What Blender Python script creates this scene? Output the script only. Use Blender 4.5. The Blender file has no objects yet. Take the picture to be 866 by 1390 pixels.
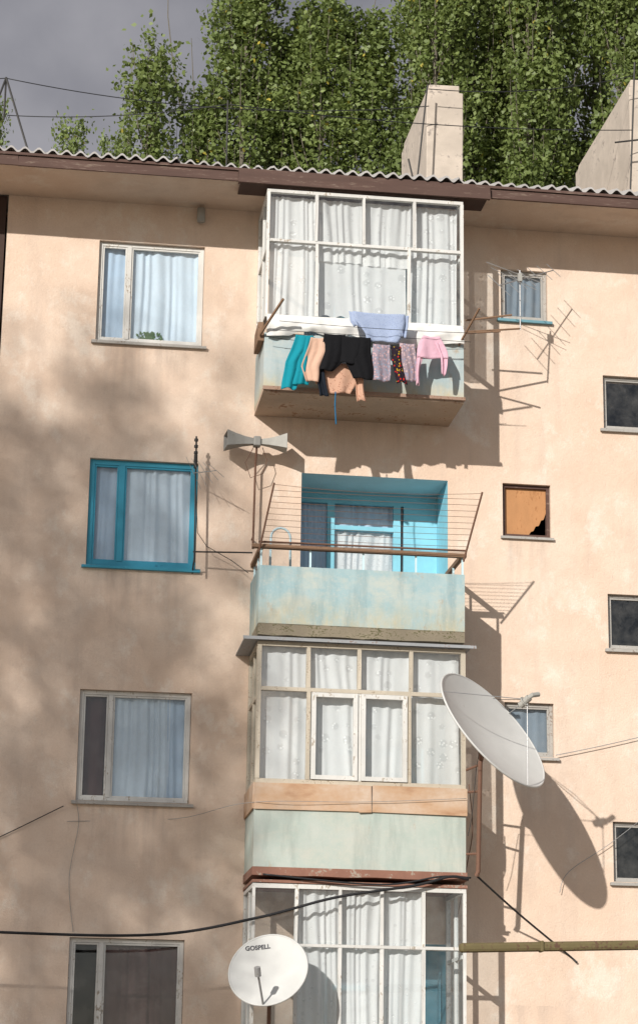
import bpy, math, random
import numpy as np
from mathutils import Vector, Matrix
random.seed(7); rng=np.random.default_rng(7)
scene=bpy.context.scene; COL=scene.collection
GZ=-1.6
SUN=Vector((0.679,1.0,-0.509)).normalized()

# ---------------------------------------------------------------- materials
class NB:
    def __init__(s,name):
        s.m=bpy.data.materials.new(name); s.m.use_nodes=True; s.t=s.m.node_tree; s.t.nodes.clear()
        s.out=s.n('ShaderNodeOutputMaterial'); s.tc=s.n('ShaderNodeTexCoord')
    def n(s,k,**kw):
        q=s.t.nodes.new(k)
        for a,b in kw.items():
            if hasattr(q,a): setattr(q,a,b)
        return q
    def l(s,a,b): s.t.links.new(a,b)
    def mapv(s,scale=(1,1,1),loc=(0,0,0)):
        q=s.n('ShaderNodeMapping'); q.inputs['Scale'].default_value=scale; q.inputs['Location'].default_value=loc
        s.l(s.tc.outputs['Object'],q.inputs['Vector']); return q.outputs[0]
    def noise(s,scale,detail=4,rough=.6,vec=None,dist=0):
        q=s.n('ShaderNodeTexNoise'); q.inputs['Scale'].default_value=scale; q.inputs['Detail'].default_value=detail
        q.inputs['Roughness'].default_value=rough; q.inputs['Distortion'].default_value=dist
        s.l(vec if vec is not None else s.tc.outputs['Object'],q.inputs['Vector']); return q.outputs['Fac']
    def ramp(s,fac,a,b,ca=(0,0,0,1),cb=(1,1,1,1)):
        q=s.n('ShaderNodeValToRGB'); q.color_ramp.elements[0].position=a; q.color_ramp.elements[1].position=b
        q.color_ramp.elements[0].color=ca; q.color_ramp.elements[1].color=cb; s.l(fac,q.inputs[0]); return q.outputs[0]
    def mix(s,fac,a,b,mode='MIX'):
        q=s.n('ShaderNodeMix'); q.data_type='RGBA'; q.blend_type=mode
        for sock,v in ((q.inputs[0],fac),(q.inputs[6],a),(q.inputs[7],b)):
            if isinstance(v,(int,float)): sock.default_value=v
            elif isinstance(v,tuple): sock.default_value=v if len(v)==4 else v+(1,)
            else: s.l(v,sock)
        return q.outputs[2]
    def math(s,op,a,b=None):
        q=s.n('ShaderNodeMath'); q.operation=op
        for i,v in enumerate((a,b)):
            if v is None: continue
            if isinstance(v,(int,float)): q.inputs[i].default_value=v
            else: s.l(v,q.inputs[i])
        return q.outputs[0]
    def bump(s,h,strength=.3,dist=.01):
        q=s.n('ShaderNodeBump'); q.inputs['Strength'].default_value=strength; q.inputs['Distance'].default_value=dist
        s.l(h,q.inputs['Height']); return q.outputs[0]
    def pbsdf(s,col,rough=.8,metal=0,normal=None,spec=.3):
        q=s.n('ShaderNodeBsdfPrincipled'); q.inputs['Roughness'].default_value=rough; q.inputs['Metallic'].default_value=metal
        q.inputs['Specular IOR Level'].default_value=spec
        if isinstance(col,tuple): q.inputs['Base Color'].default_value=col if len(col)==4 else col+(1,)
        else: s.l(col,q.inputs['Base Color'])
        if normal is not None: s.l(normal,q.inputs['Normal'])
        return q.outputs[0]
    def done(s,sh): s.l(sh,s.out.inputs[0]); return s.m

def painted(name,col,chip=(.3,.25,.2),amount=.35,rough=.6,scale=6,dirt=.5,spec=.3,metal=0,stretch=(1,1,1)):
    b=NB(name); v=b.mapv(stretch)
    n1=b.noise(scale,6,.7,v); n2=b.noise(scale*6,4,.6,v); n3=b.noise(1.3,3,.6)
    c=b.mix(b.ramp(n1,.35,.7),tuple(x*(1-.3*dirt) for x in col),tuple(min(1,x*1.05) for x in col))
    c=b.mix(b.ramp(n3,.4,.75),c,tuple(x*(1-.35*dirt) for x in col))
    m=b.math('MULTIPLY',n1,n2)
    c=b.mix(b.ramp(m,.42-amount*.25,.47-amount*.22),c,chip)
    return b.done(b.pbsdf(c,rough,metal,b.bump(n2,.25,.004),spec))

def wall_mat(name="salmon_stucco",k=1.0):
    b=NB(name)
    S=lambda *c: tuple(x*k for x in c)
    big=b.noise(.55,5,.62); mid=b.noise(2.3,6,.65); fine=b.noise(45,5,.7); grit=b.noise(170,3,.7)
    streak=b.noise(3.2,5,.6,b.mapv((1,1,.12)))
    c=b.mix(b.ramp(big,.35,.68),S(.675,.515,.40),S(.745,.62,.515))
    c=b.mix(b.math('MULTIPLY',b.ramp(mid,.42,.72),.7),c,S(.62,.465,.36))
    c=b.mix(b.math('MULTIPLY',b.ramp(streak,.52,.76),.5),c,S(.50,.395,.325))
    c=b.mix(b.math('MULTIPLY',b.ramp(b.noise(1.7,7,.75,b.mapv((1,1,.8),(9,3,4))),.54,.64),.6),c,S(.76,.68,.59))
    c=b.mix(b.math('MULTIPLY',b.ramp(b.noise(6.5,6,.8,b.mapv((1,1,.7),(2,3,4))),.60,.72),.5),c,S(.50,.42,.36))
    sp=b.n('ShaderNodeSeparateXYZ'); b.l(b.tc.outputs['Object'],sp.inputs[0])
    ns=b.noise(9,4,.6,b.mapv((1,1,.10),(3,0,0)))
    for xc,hw,z0,st in ((-2.51,.62,9.38,.55),(2.17,.30,10.0,.55),(0.0,1.2,8.6,.4)):
        fx=b.ramp(b.math('ABSOLUTE',b.math('SUBTRACT',sp.outputs[0],xc)),hw*.7,hw*1.1,(1,1,1,1),(0,0,0,1))
        fz=b.ramp(b.math('FRACT',b.math('DIVIDE',b.math('SUBTRACT',sp.outputs[2],z0-28),2.8)),.70,.99)
        c=b.mix(b.math('MULTIPLY',b.math('MULTIPLY',b.math('MULTIPLY',fx,fz),st),b.ramp(ns,.42,.70)),c,S(.42,.335,.28))
    c=b.mix(b.math('MULTIPLY',b.ramp(fine,.4,.75),.32),c,S(.50,.38,.30))
    h=b.math('ADD',b.math('MULTIPLY',fine,.7),b.math('ADD',b.math('MULTIPLY',grit,.4),b.math('MULTIPLY',mid,2.4)))
    return b.done(b.pbsdf(c,.93,0,b.bump(h,.6,.014),.15))

def panel_mat(name,base,alt,worn,rust=.3,seedloc=(0,0,0),low=None):
    b=NB(name); v=b.mapv((1,1,1),seedloc)
    n1=b.noise(2.2,6,.68,v); st=b.noise(7,5,.6,b.mapv((1,1,.18),seedloc)); f=b.noise(38,4,.65,v)
    c=b.mix(b.ramp(n1,.38,.66),base,alt)
    c=b.mix(b.math('MULTIPLY',b.ramp(b.noise(2.6,7,.7,b.mapv((.8,1,1.4),(seedloc[0]+2,5,3))),.48,.66),.75),c,worn)
    if low:
        sp=b.n('ShaderNodeSeparateXYZ'); b.l(b.tc.outputs['Object'],sp.inputs[0])
        g=b.n('ShaderNodeMapRange'); g.inputs['From Min'].default_value=low[1]; g.inputs['From Max'].default_value=low[0]; b.l(sp.outputs[2],g.inputs[0])
        gg=b.math('MULTIPLY',g.outputs[0],b.ramp(b.noise(5,6,.75,b.mapv((1,1,.5),(1,1,1))),.3,.62))
        c=b.mix(gg,c,(.46,.40,.26))
    c=b.mix(b.math('MULTIPLY',b.ramp(st,.48,.72),.6),c,tuple(x*.70 for x in base))
    c=b.mix(b.math('MULTIPLY',b.ramp(b.noise(4.2,7,.75,b.mapv((1,1,.45),(seedloc[0]+4,2,1))),.68-rust*.22,.78-rust*.2),.75),c,(.36,.24,.13))
    c=b.mix(b.math('MULTIPLY',b.ramp(f,.55,.7),.3),c,(.55,.52,.45))
    return b.done(b.pbsdf(c,.8,0,b.bump(f,.25,.004),.2))

def rust_band():
    b=NB("rusty_band"); n=b.noise(1.5,5,.6,b.mapv((1,1,2.6),(2.3,0,0))); g=b.noise(12,5,.7)
    c=b.mix(b.ramp(g,.36,.7),(.53,.42,.33),(.48,.34,.24))
    c=b.mix(b.math('MULTIPLY',b.ramp(n,.36,.56),.75),c,(.45,.28,.165)); c=b.mix(b.math('MULTIPLY',b.ramp(n,.56,.68),.7),c,(.29,.14,.07))
    return b.done(b.pbsdf(c,.8,0,b.bump(g,.4,.006)))

def cloth_mat(name,c1,c2=None,scale=20,c3=None,th=.5):
    b=NB(name); w=b.noise(300,2,.5)
    col=b.mix(b.math('MULTIPLY',w,.25),c1,tuple(x*.75 for x in c1))
    if c2:
        q=b.n('ShaderNodeTexVoronoi'); q.inputs['Scale'].default_value=scale; b.l(b.tc.outputs['Object'],q.inputs['Vector'])
        f=b.ramp(q.outputs['Distance'],th-.05,th,(1,1,1,1),(0,0,0,1))
        if c3:
            sp=b.n('ShaderNodeSeparateColor'); b.l(q.outputs['Color'],sp.inputs[0])
            alt=b.mix(b.ramp(sp.outputs[0],.49,.51),c2,c3)
        else: alt=c2
        col=b.mix(f,col,alt)
    p=b.pbsdf(col,.9,0,b.bump(b.noise(9,4,.6,None,1.2),.5,.02),.1)
    t=b.n('ShaderNodeBsdfTranslucent')
    b.l(col,t.inputs[0])
    mx=b.n('ShaderNodeMixShader'); mx.inputs[0].default_value=.25; b.l(p,mx.inputs[1]); b.l(t.outputs[0],mx.inputs[2])
    return b.done(mx.outputs[0])

def curtain_mat(name,col,opacity=.9,lace=0):
    b=NB(name)
    d=b.n('ShaderNodeBsdfDiffuse'); t=b.n('ShaderNodeBsdfTranslucent'); tr=b.n('ShaderNodeBsdfTransparent')
    n=b.noise(3,4,.6,b.mapv((1,1,.3))); c=b.mix(b.ramp(n,.35,.7),tuple(x*.88 for x in col),col)
    b.l(c,d.inputs[0]); b.l(c,t.inputs[0])
    m=b.n('ShaderNodeMixShader'); m.inputs[0].default_value=.18; b.l(d.outputs[0],m.inputs[1]); b.l(t.outputs[0],m.inputs[2])
    m2=b.n('ShaderNodeMixShader'); b.l(tr.outputs[0],m2.inputs[1]); b.l(m.outputs[0],m2.inputs[2])
    if lace:
        # flower sprigs gathered in clusters on a fine net
        q=b.n('ShaderNodeTexVoronoi'); q.inputs['Scale'].default_value=lace; q.inputs['Randomness'].default_value=.45
        b.l(b.mapv((1,.02,1)),q.inputs['Vector'])
        q2=b.n('ShaderNodeTexVoronoi'); q2.inputs['Scale'].default_value=lace*4.2; b.l(b.mapv((1,.02,1)),q2.inputs['Vector'])
        inside=b.ramp(q.outputs['Distance'],.30,.40,(1,1,1,1),(0,0,0,1))
        petal=b.ramp(q2.outputs['Distance'],.30,.42,(1,1,1,1),(.70,.70,.70,1))
        o=b.mix(inside,(opacity*.84,)*3,petal)
        b.l(o,m2.inputs[0])
    else: m2.inputs[0].default_value=opacity
    return b.done(m2.outputs[0])

def glass_mat():
    b=NB("window_glass"); tr=b.n('ShaderNodeBsdfTransparent'); tr.inputs[0].default_value=(.94,.97,.985,1)
    g=b.n('ShaderNodeBsdfGlossy'); g.inputs['Roughness'].default_value=.03
    b.l(b.bump(b.noise(1.7,3,.5),.08,.02),g.inputs['Normal'])
    lw=b.n('ShaderNodeLayerWeight'); lw.inputs[0].default_value=.5
    f=b.math('ADD',b.math('MULTIPLY',b.math('POWER',lw.outputs['Facing'],3.0),.5),.08)
    m=b.n('ShaderNodeMixShader'); b.l(f,m.inputs[0]); b.l(tr.outputs[0],m.inputs[1]); b.l(g.outputs[0],m.inputs[2])
    dd=b.n('ShaderNodeBsdfDiffuse'); dd.inputs[0].default_value=(.6,.58,.54,1)
    m3=b.n('ShaderNodeMixShader'); b.l(b.math('MULTIPLY',b.ramp(b.noise(5,6,.7),.4,.8),.10),m3.inputs[0]); b.l(m.outputs[0],m3.inputs[1]); b.l(dd.outputs[0],m3.inputs[2])
    return b.done(m3.outputs[0])

def leaf_mat(name,ca,cb,cy=(.50,.42,.07)):
    b=NB(name); at=b.n('ShaderNodeAttribute'); at.attribute_name='tint'
    n=b.noise(.9,3,.6)
    c=b.mix(at.outputs['Fac'],ca,cb); c=b.mix(b.math('MULTIPLY',b.ramp(n,.42,.62),.35),c,tuple(x*.6 for x in ca))
    c=b.mix(b.ramp(at.outputs['Fac'],.985,.99),c,cy)
    p=b.pbsdf(c,.5,0,None,.4); t=b.n('ShaderNodeBsdfTranslucent'); b.l(b.mix(.4,c,(.28,.34,.06)),t.inputs[0])
    m=b.n('ShaderNodeMixShader'); m.inputs[0].default_value=.32; b.l(p,m.inputs[1]); b.l(t.outputs[0],m.inputs[2])
    return b.done(m.outputs[0])

M={}
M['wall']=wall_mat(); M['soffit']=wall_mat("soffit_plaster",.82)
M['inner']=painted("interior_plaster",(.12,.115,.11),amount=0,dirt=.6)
M['white']=painted("weathered_white_paint",(.66,.65,.62),(.34,.29,.23),.42,.6,7,.6,stretch=(1,1,.5))
M['greyw']=painted("worn_grey_paint",(.42,.40,.37),(.22,.18,.15),.5,.65,8,.7)
M['blue']=painted("turquoise_blue_paint",(.045,.31,.45),(.02,.16,.25),.2,.4,5,.35)
M['bluesill']=painted("faded_blue_sill",(.14,.30,.36),(.25,.24,.22),.45,.6,9,.5)
M['cyan']=painted("sky_blue_wall_paint",(.24,.56,.68),(.28,.46,.50),.15,.6,3,.5)
M['cyanl']=painted("pale_cyan_paint_and_bounce",(.54,.71,.76),(.3,.4,.42),.2,.6,3,.4)  # pale cyan paint; on the recess ceiling, bounced light put into the colour
M['beigew']=painted("old_cream_paint",(.52,.46,.37),(.28,.22,.16),.45,.65,9,.6)
M['fascia']=painted("brown_fascia_paint",(.105,.062,.050),(.19,.14,.11),.42,.8,5,.7,stretch=(.3,1,3))
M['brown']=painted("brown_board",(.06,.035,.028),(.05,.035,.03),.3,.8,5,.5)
M['asb']=painted("asbestos_cement",(.44,.42,.405),(.20,.19,.18),.36,.9,5,.7)
M['chim']=painted("chimney_render",(.58,.50,.42),(.28,.24,.21),.42,.92,2.2,.8)
M['conc']=painted("slab_concrete",(.50,.38,.29),(.30,.17,.11),.44,.92,4,.6)
M['moss']=painted("mossy_slab_edge",(.26,.22,.16),(.09,.085,.04),.55,.92,7,.8,stretch=(1,1,2))
M['pinkedge']=painted("pinkish_brown_edge",(.36,.24,.18),(.20,.11,.07),.5,.9,7,.7)
M['redslab']=painted("red_slab_edge",(.28,.14,.10),(.32,.27,.22),.5,.85,6,.6)
M['p4']=panel_mat("faded_blue_panel",(.33,.42,.44),(.42,.47,.47),(.50,.50,.46),.28,low=(8.64,8.85))
M['p3']=panel_mat("turquoise_panel",(.27,.40,.43),(.36,.46,.47),(.48,.49,.43),.34,(3,0,5),low=(5.76,6.15))
M['p2']=panel_mat("green_grey_panel",(.38,.44,.40),(.45,.48,.44),(.48,.48,.42),.22,(7,0,2))
M['band']=rust_band()
M['flash']=painted("grey_flashing",(.30,.31,.32),(.2,.13,.1),.4,.5,6,.5)
M['wood']=painted("weathered_wood",(.24,.145,.09),(.10,.06,.035),.4,.8,9,.7)
M['rust']=painted("rusty_steel",(.17,.09,.06),(.07,.04,.03),.4,.75,14,.6)
M['steel']=painted("grey_steel",(.32,.32,.32),(.16,.11,.08),.35,.5,14,.5,metal=.3)
M['dark']=painted("dark_metal",(.04,.038,.036),(.09,.05,.035),.3,.6,14,.3)
M['cable']=painted("black_rubber",(.018,.018,.02),(.03,.03,.03),0,.5,10,.3)
M['alu']=painted("aluminium_rod",(.42,.42,.42),(.3,.3,.3),.1,.4,10,.3,metal=.6)
M['dish']=painted("dish_white_paint",(.56,.56,.54),(.42,.40,.36),.08,.5,2,.3)
M['dishdark']=painted("dish_lettering",(.05,.05,.06),(.05,.05,.06),0,.5,3,.2)
M['horn']=painted("speaker_beige_grey",(.36,.35,.32),(.22,.19,.17),.3,.6,9,.5)
M['hornd']=painted("speaker_grey",(.27,.265,.25),(.16,.14,.12),.3,.6,9,.5)
M['ply']=painted("orange_plywood",(.46,.23,.10),(.33,.15,.06),.35,.75,6,.5,stretch=(1,1,.4))
M['pipe']=painted("olive_pipe_paint",(.15,.12,.055),(.10,.055,.035),.62,.8,5,.7)
M['sheet']=painted("white_plastic_sheet",(.70,.69,.66),(.55,.52,.47),.25,.55,5,.35)
M['tube']=painted("pale_blue_tube",(.42,.54,.58),(.3,.3,.3),.2,.4,9,.3)
M['glass']=glass_mat()
M['cw']=curtain_mat("white_sheer_curtain",(.78,.89,.99),.98)
M['cwd']=curtain_mat("pale_blue_curtain",(.60,.74,.90),.97)
M['cl']=curtain_mat("lace_curtain",(.92,.91,.89),.98,6.5)
M['cl2']=curtain_mat("fine_lace_curtain",(.90,.89,.87),.96,13)
M['cd']=curtain_mat("blue_drape",(.42,.55,.72),.95)
M['cg']=curtain_mat("blue_grey_reflection_sheet",(.26,.31,.36),.97)  # sheet added behind small panes, the glass's blue-grey reflection in its colour
M['cr']=curtain_mat("dark_red_drape",(.13,.075,.07),.95)
M['bark']=painted("poplar_bark",(.17,.15,.115),(.09,.075,.06),.4,.9,6,.7,stretch=(1,1,.3))
M['leaf']=leaf_mat("poplar_leaf",(.13,.18,.05),(.25,.31,.10))
M['pot']=painted("plant_green",(.06,.12,.03),(.04,.08,.02),.3,.6,10,.3)

# ---------------------------------------------------------------- helpers
def link(o): COL.objects.link(o); return o
def meta(o,label=None,cat=None,group=None,kind=None):
    if label: o["label"]=label
    if cat: o["category"]=cat
    if group: o["group"]=group
    if kind: o["kind"]=kind
    return o
WL={}
def empty(name,loc,parent=None,**k):
    o=link(bpy.data.objects.new(name,None)); o.empty_display_size=.2
    WL[o.name]=Vector(loc)
    if parent is not None:
        o.parent=parent; o.location=Vector(loc)-WL.get(parent.name,Vector((0,0,0)))
    else: o.location=loc
    return meta(o,**k)
def mesh(name,vs,fs,mat,parent=None,smooth=False,matidx=None,**k):
    me=bpy.data.meshes.new(name); me.from_pydata([tuple(v) for v in vs],[],fs)
    for m in (mat if isinstance(mat,list) else [mat]): me.materials.append(m)
    if matidx is not None: me.polygons.foreach_set('material_index',matidx)
    if smooth: me.polygons.foreach_set('use_smooth',[True]*len(me.polygons))
    me.update()
    o=link(bpy.data.objects.new(name,me)); WL[o.name]=Vector((0,0,0))
    if parent is not None:
        o.parent=parent; o.matrix_parent_inverse=Matrix.Translation(-WL.get(parent.name,Vector((0,0,0))))
    return meta(o,**k)
class G:
    def __init__(s): s.v=[]; s.f=[]; s.mi=[]
    def box(s,x0,x1,y0,y1,z0,z1,j=0,mi=0):
        b=len(s.v)
        for x in (x0,x1):
            for y in (y0,y1):
                for z in (z0,z1): s.v.append((x+random.uniform(-j,j),y+random.uniform(-j,j),z+random.uniform(-j,j)))
        for f in ((0,1,3,2),(4,6,7,5),(0,4,5,1),(2,3,7,6),(0,2,6,4),(1,5,7,3)): s.f.append(tuple(b+i for i in f)); s.mi.append(mi)
        return s
    def tube(s,pts,r,seg=8,mi=0,caps=True):
        pts=[Vector(p) for p in pts]; n=len(pts)
        rs=r if isinstance(r,(list,tuple)) else [r]*n
        b=len(s.v); up=None
        for i,p in enumerate(pts):
            d=(pts[min(i+1,n-1)]-pts[max(i-1,0)]).normalized()
            a=Vector((0,0,1)) if abs(d.z)<.9 else Vector((1,0,0))
            if up is None: up=d.cross(a).normalized()
            up=(up-d*up.dot(d)).normalized(); w=d.cross(up)
            for k in range(seg):
                t=2*math.pi*k/seg; s.v.append(tuple(p+(up*math.cos(t)+w*math.sin(t))*rs[i]))
        for i in range(n-1):
            for k in range(seg):
                a0=b+i*seg+k; a1=b+i*seg+(k+1)%seg
                s.f.append((a0,a1,a1+seg,a0+seg)); s.mi.append(mi)
        if caps:
            s.f.append(tuple(b+k for k in range(seg))[::-1]); s.mi.append(mi)
            s.f.append(tuple(b+(n-1)*seg+k for k in range(seg))); s.mi.append(mi)
        return s
    def quad(s,a,b_,c,d,mi=0):
        b=len(s.v); s.v+= [a,b_,c,d]; s.f.append((b,b+1,b+2,b+3)); s.mi.append(mi); return s
    def make(s,name,mat,parent=None,smooth=False,**k): return mesh(name,s.v,s.f,mat,parent,smooth,s.mi,**k)
def bevel(o,w=.006):
    m=o.modifiers.new("bevel","BEVEL"); m.width=w; m.segments=2; m.limit_method='ANGLE'; return o
def pane(x0,x1,y,z0,z1,parent):
    q=G(); q.quad((x0,y,z0),(x1,y,z0),(x1,y,z1),(x0,y,z1)); return q.make("pane",M['glass'],parent)

# ---------------------------------------------------------------- setting
g=G(); g.quad((-400,-400,GZ),(400,-400,GZ),(400,400,GZ),(-400,400,GZ))
gm=painted("dry_ground",(.30,.26,.21),(.14,.15,.07),.4,.95,.8,.6)
meta(g.make("ground",gm),kind="structure")
g=G(); g.box(-14,10,-3.4,-1.9,GZ+.004,GZ+.10)
meta(g.make("pavement",painted("pavement_concrete",(.32,.31,.29),(.2,.19,.17),.3,.9,2,.6)),kind="structure")

bld=empty("apartment_building",(0,3,GZ))
meta(bld,"four-storey apartment block with stained salmon stucco and stacked balconies","building")

WX0,WX1=-3.165,-1.863
wz=[(9.42,10.73),(6.60,7.92),(3.80,5.10),(.95,2.245)]
SX0,SX1=1.875,2.475
sz=[(10.03,10.70),(7.21,7.88),(4.50,5.15)]
TX0,TX1=3.17,4.25
tz=[(8.66,9.36),(5.86,6.54),(3.05,3.76)]
LX0,LX1=-.61,1.19
lz=[(8.66,10.66),(5.82,7.87),(2.98,5.06),(.2,2.27)]
openings=[]
for a,b in wz: openings.append((WX0,WX1,a,b,.30))
for a,b in sz: openings.append((SX0,SX1,a,b,.30))
for a,b in tz: openings.append((TX0,TX1,a,b,.30))
for a,b in lz: openings.append((LX0,LX1,a,b,.70))
TOP=11.30; XL,XR=-4.30,9.0
def wallmesh():
    xs=sorted(set([XL,XR]+[o[0] for o in openings]+[o[1] for o in openings]+[-2.5,-1.2,0.3,1.5,5,7]))
    zs=sorted(set([GZ,TOP]+[o[2] for o in openings]+[o[3] for o in openings]))
    q=G()
    for i in range(len(xs)-1):
        for j in range(len(zs)-1):
            cx=(xs[i]+xs[i+1])/2; cz=(zs[j]+zs[j+1])/2
            if any(o[0]<cx<o[1] and o[2]<cz<o[3] for o in openings): continue
            q.quad((xs[i],0,zs[j]),(xs[i+1],0,zs[j]),(xs[i+1],0,zs[j+1]),(xs[i],0,zs[j+1]))
    for (x0,x1,z0,z1,d) in openings:
        mi=1 if d>.5 else 0
        q.quad((x0,0,z0),(x0,d,z0),(x0,d,z1),(x0,0,z1),2 if mi else 0)
        q.quad((x1,0,z0),(x1,0,z1),(x1,d,z1),(x1,d,z0),1 if mi else 0)
        q.quad((x0,0,z1),(x0,d,z1),(x1,d,z1),(x1,0,z1),2 if mi else 0)  # recess ceiling gets a lighter colour in place of bounced light
        q.quad((x0,0,z0),(x1,0,z0),(x1,d,z0),(x0,d,z0),0)
    q.quad((XL,0,GZ),(XL,0,TOP),(XL,.7,TOP),(XL,.7,GZ))
    q.quad((-14,.7,GZ),(XL,.7,GZ),(XL,.7,TOP),(-14,.7,TOP))
    q.quad((-14,.7,GZ),(-14,.7,TOP),(-14,10,TOP),(-14,10,GZ))
    q.quad((XR,0,GZ),(XR,10,GZ),(XR,10,TOP),(XR,0,TOP))
    q.quad((-14,10,GZ),(-14,10,TOP),(XR,10,TOP),(XR,10,GZ))
    return q.make("wall",[M['wall'],M['cyan'],M['cyanl']],bld,label="salmon stucco wall with stains and patched plaster")
wallmesh()
q=G(); q.box(-4.50,-4.325,.02,.69,GZ,11.24,.004); q.make("dark_corner_board",M['brown'],bld,label="dark brown board in the step at the left wall end")  # dark brown box added to make a dark strip at the left corner
q=G()
q.quad((-4.2,3.2,GZ),(9,3.2,GZ),(9,3.2,TOP),(-4.2,3.2,TOP))
for z in (2.6,5.4,8.2,11.25): q.box(-4.2,9,1.0,3.2,z,z+.08)
for x in (-4.2,-1.3,1.5,2.8,4.6): q.box(x,x+.06,.95,3.2,GZ,TOP)
for x in (-1.3,1.5,2.8,4.6): q.box(x,x+.05,.02,.95,GZ,TOP)
for z in (2.6,5.4,8.2,11.2):
    q.box(-4.2,-1.3,.31,1.0,z,z+.08); q.box(1.5,4.6,.31,1.0,z,z+.06)
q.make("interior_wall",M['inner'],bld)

# ---------------------------------------------------------------- roof
roof=empty("roof",(0,0,11.3),bld)
SL=.36
def roofsheet():
    PW=.165
    q=G(); xs=np.arange(-12,8.6,PW/8); y0,z0=-1.0,11.432; y1=5.0
    n=len(xs)
    for layer,off in ((0,0),(1,-.026)):
        for (yy) in (y0,y1):
            for i,x in enumerate(xs):
                sh=math.floor(x/1.15)
                w=.030*math.cos(2*math.pi*x/PW)+.008*math.sin(x*2.1)+.006*math.sin(x*.77)+.006*((sh*7)%3-1)
                q.v.append((x,yy+(.03*((sh*5)%3) if yy==y0 else 0),z0+w+off+(yy-y0)*SL-.0012*x))
    def idx(l,e,i): return l*2*n+e*n+i
    for i in range(n-1):
        q.f.append((idx(0,0,i),idx(0,0,i+1),idx(0,1,i+1),idx(0,1,i))); q.mi.append(0)
        q.f.append((idx(1,0,i),idx(1,1,i),idx(1,1,i+1),idx(1,0,i+1))); q.mi.append(0)
        q.f.append((idx(0,0,i),idx(1,0,i),idx(1,0,i+1),idx(0,0,i+1))); q.mi.append(0)
    q.quad((-12,5,11.43+6*SL),(8.6,5,11.43+6*SL),(8.6,11,11.41),(-12,11,11.41))
    q.make("corrugated_sheet",M['asb'],roof,label="grey corrugated asbestos cement roofing")
roofsheet()
q=G(); 
for a,b in ((-12,-8),(-7.997,-4.2),(-4.197,-1.56)): q.box(a,b,-.955,-.93,11.225,11.350,.005)
for a,b in ((1.53,4.1),(4.103,8.6)): q.box(a,b,-.955,-.93,11.225,11.340,.005)
q.box(-1.56,-.2,-1.005,-.975,11.19,11.350,.005); q.box(-.197,1.53,-1.005,-.975,11.19,11.350,.005)
q.box(-1.56,-1.54,-.975,-.93,11.19,11.34); q.box(1.51,1.53,-.975,-.956,11.19,11.34)
q.box(-12,8.6,-.975,-.958,11.352,11.385,.003)
q.make("fascia",M['fascia'],roof,label="weathered brown painted eaves board")
q=G(); q.box(-12,8.6,-.93,-.001,11.245,11.265); q.make("soffit",M['soffit'],roof)
q=G(); q.box(-1.53,1.5,-.973,-.60,11.20,11.222); q.make("soffit_board",M['brown'],roof)
def chimney(x0,x1,y0,y1,z1,lab):
    q=G(); zb=11.4
    q.box(x0,x1,y0,y1,zb,z1-.12,.012)
    q.box(x0+.03,x1-.03,y0+.03,y1-.03,z1-.12,z1,.008)
    o=q.make("chimney",M['chim'],roof,label=lab); bevel(o,.012); return o
chimney(1.12,1.60,1.0,2.95,13.72,"tall rendered chimney stack with grey cap")
chimney(3.90,4.7,1.0,3.9,14.02,"wide rendered chimney stack with stained side")

# ---------------------------------------------------------------- curtains and windows
def curtain(x0,x1,z0,z1,y,mat,parent,amp=.014,pitch=.085,sway=.02,seed=0,scallop=0):
    r=random.Random(seed); nx=max(8,int((x1-x0)/.009)); nz=12; vs=[];fs=[]
    ph=r.uniform(0,6); p2=r.uniform(0,6); k1=r.uniform(3,6)
    for j in range(nz+1):
        t=j/nz
        for i in range(nx+1):
            s=i/nx; x=x0+(x1-x0)*s
            zb=z0-(scallop*(1-abs(math.sin(x*17))) if scallop else 0); z=zb+(z1-zb)*t
            w=x+.03*math.sin(x*7+p2)+.02*math.sin(x*19+ph)+.015*math.sin(t*3+x*4)
            a=amp*(.15+.95*abs(math.sin(x*k1+ph+t*.6))**1.5)
            yy=y+a*math.sin(2*math.pi*w/pitch+.5*math.sin(t*2+x*3))+.8*amp*math.sin(2*math.pi*w/(pitch*2.7)+ph)
            vs.append((x+sway*math.sin(t*3+ph)*(1-t)*.3,yy,z))
    for j in range(nz):
        for i in range(nx):
            a=j*(nx+1)+i; fs.append((a,a+1,a+nx+2,a+nx+1))
    return mesh("curtain",vs,fs,mat,parent,True)

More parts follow.
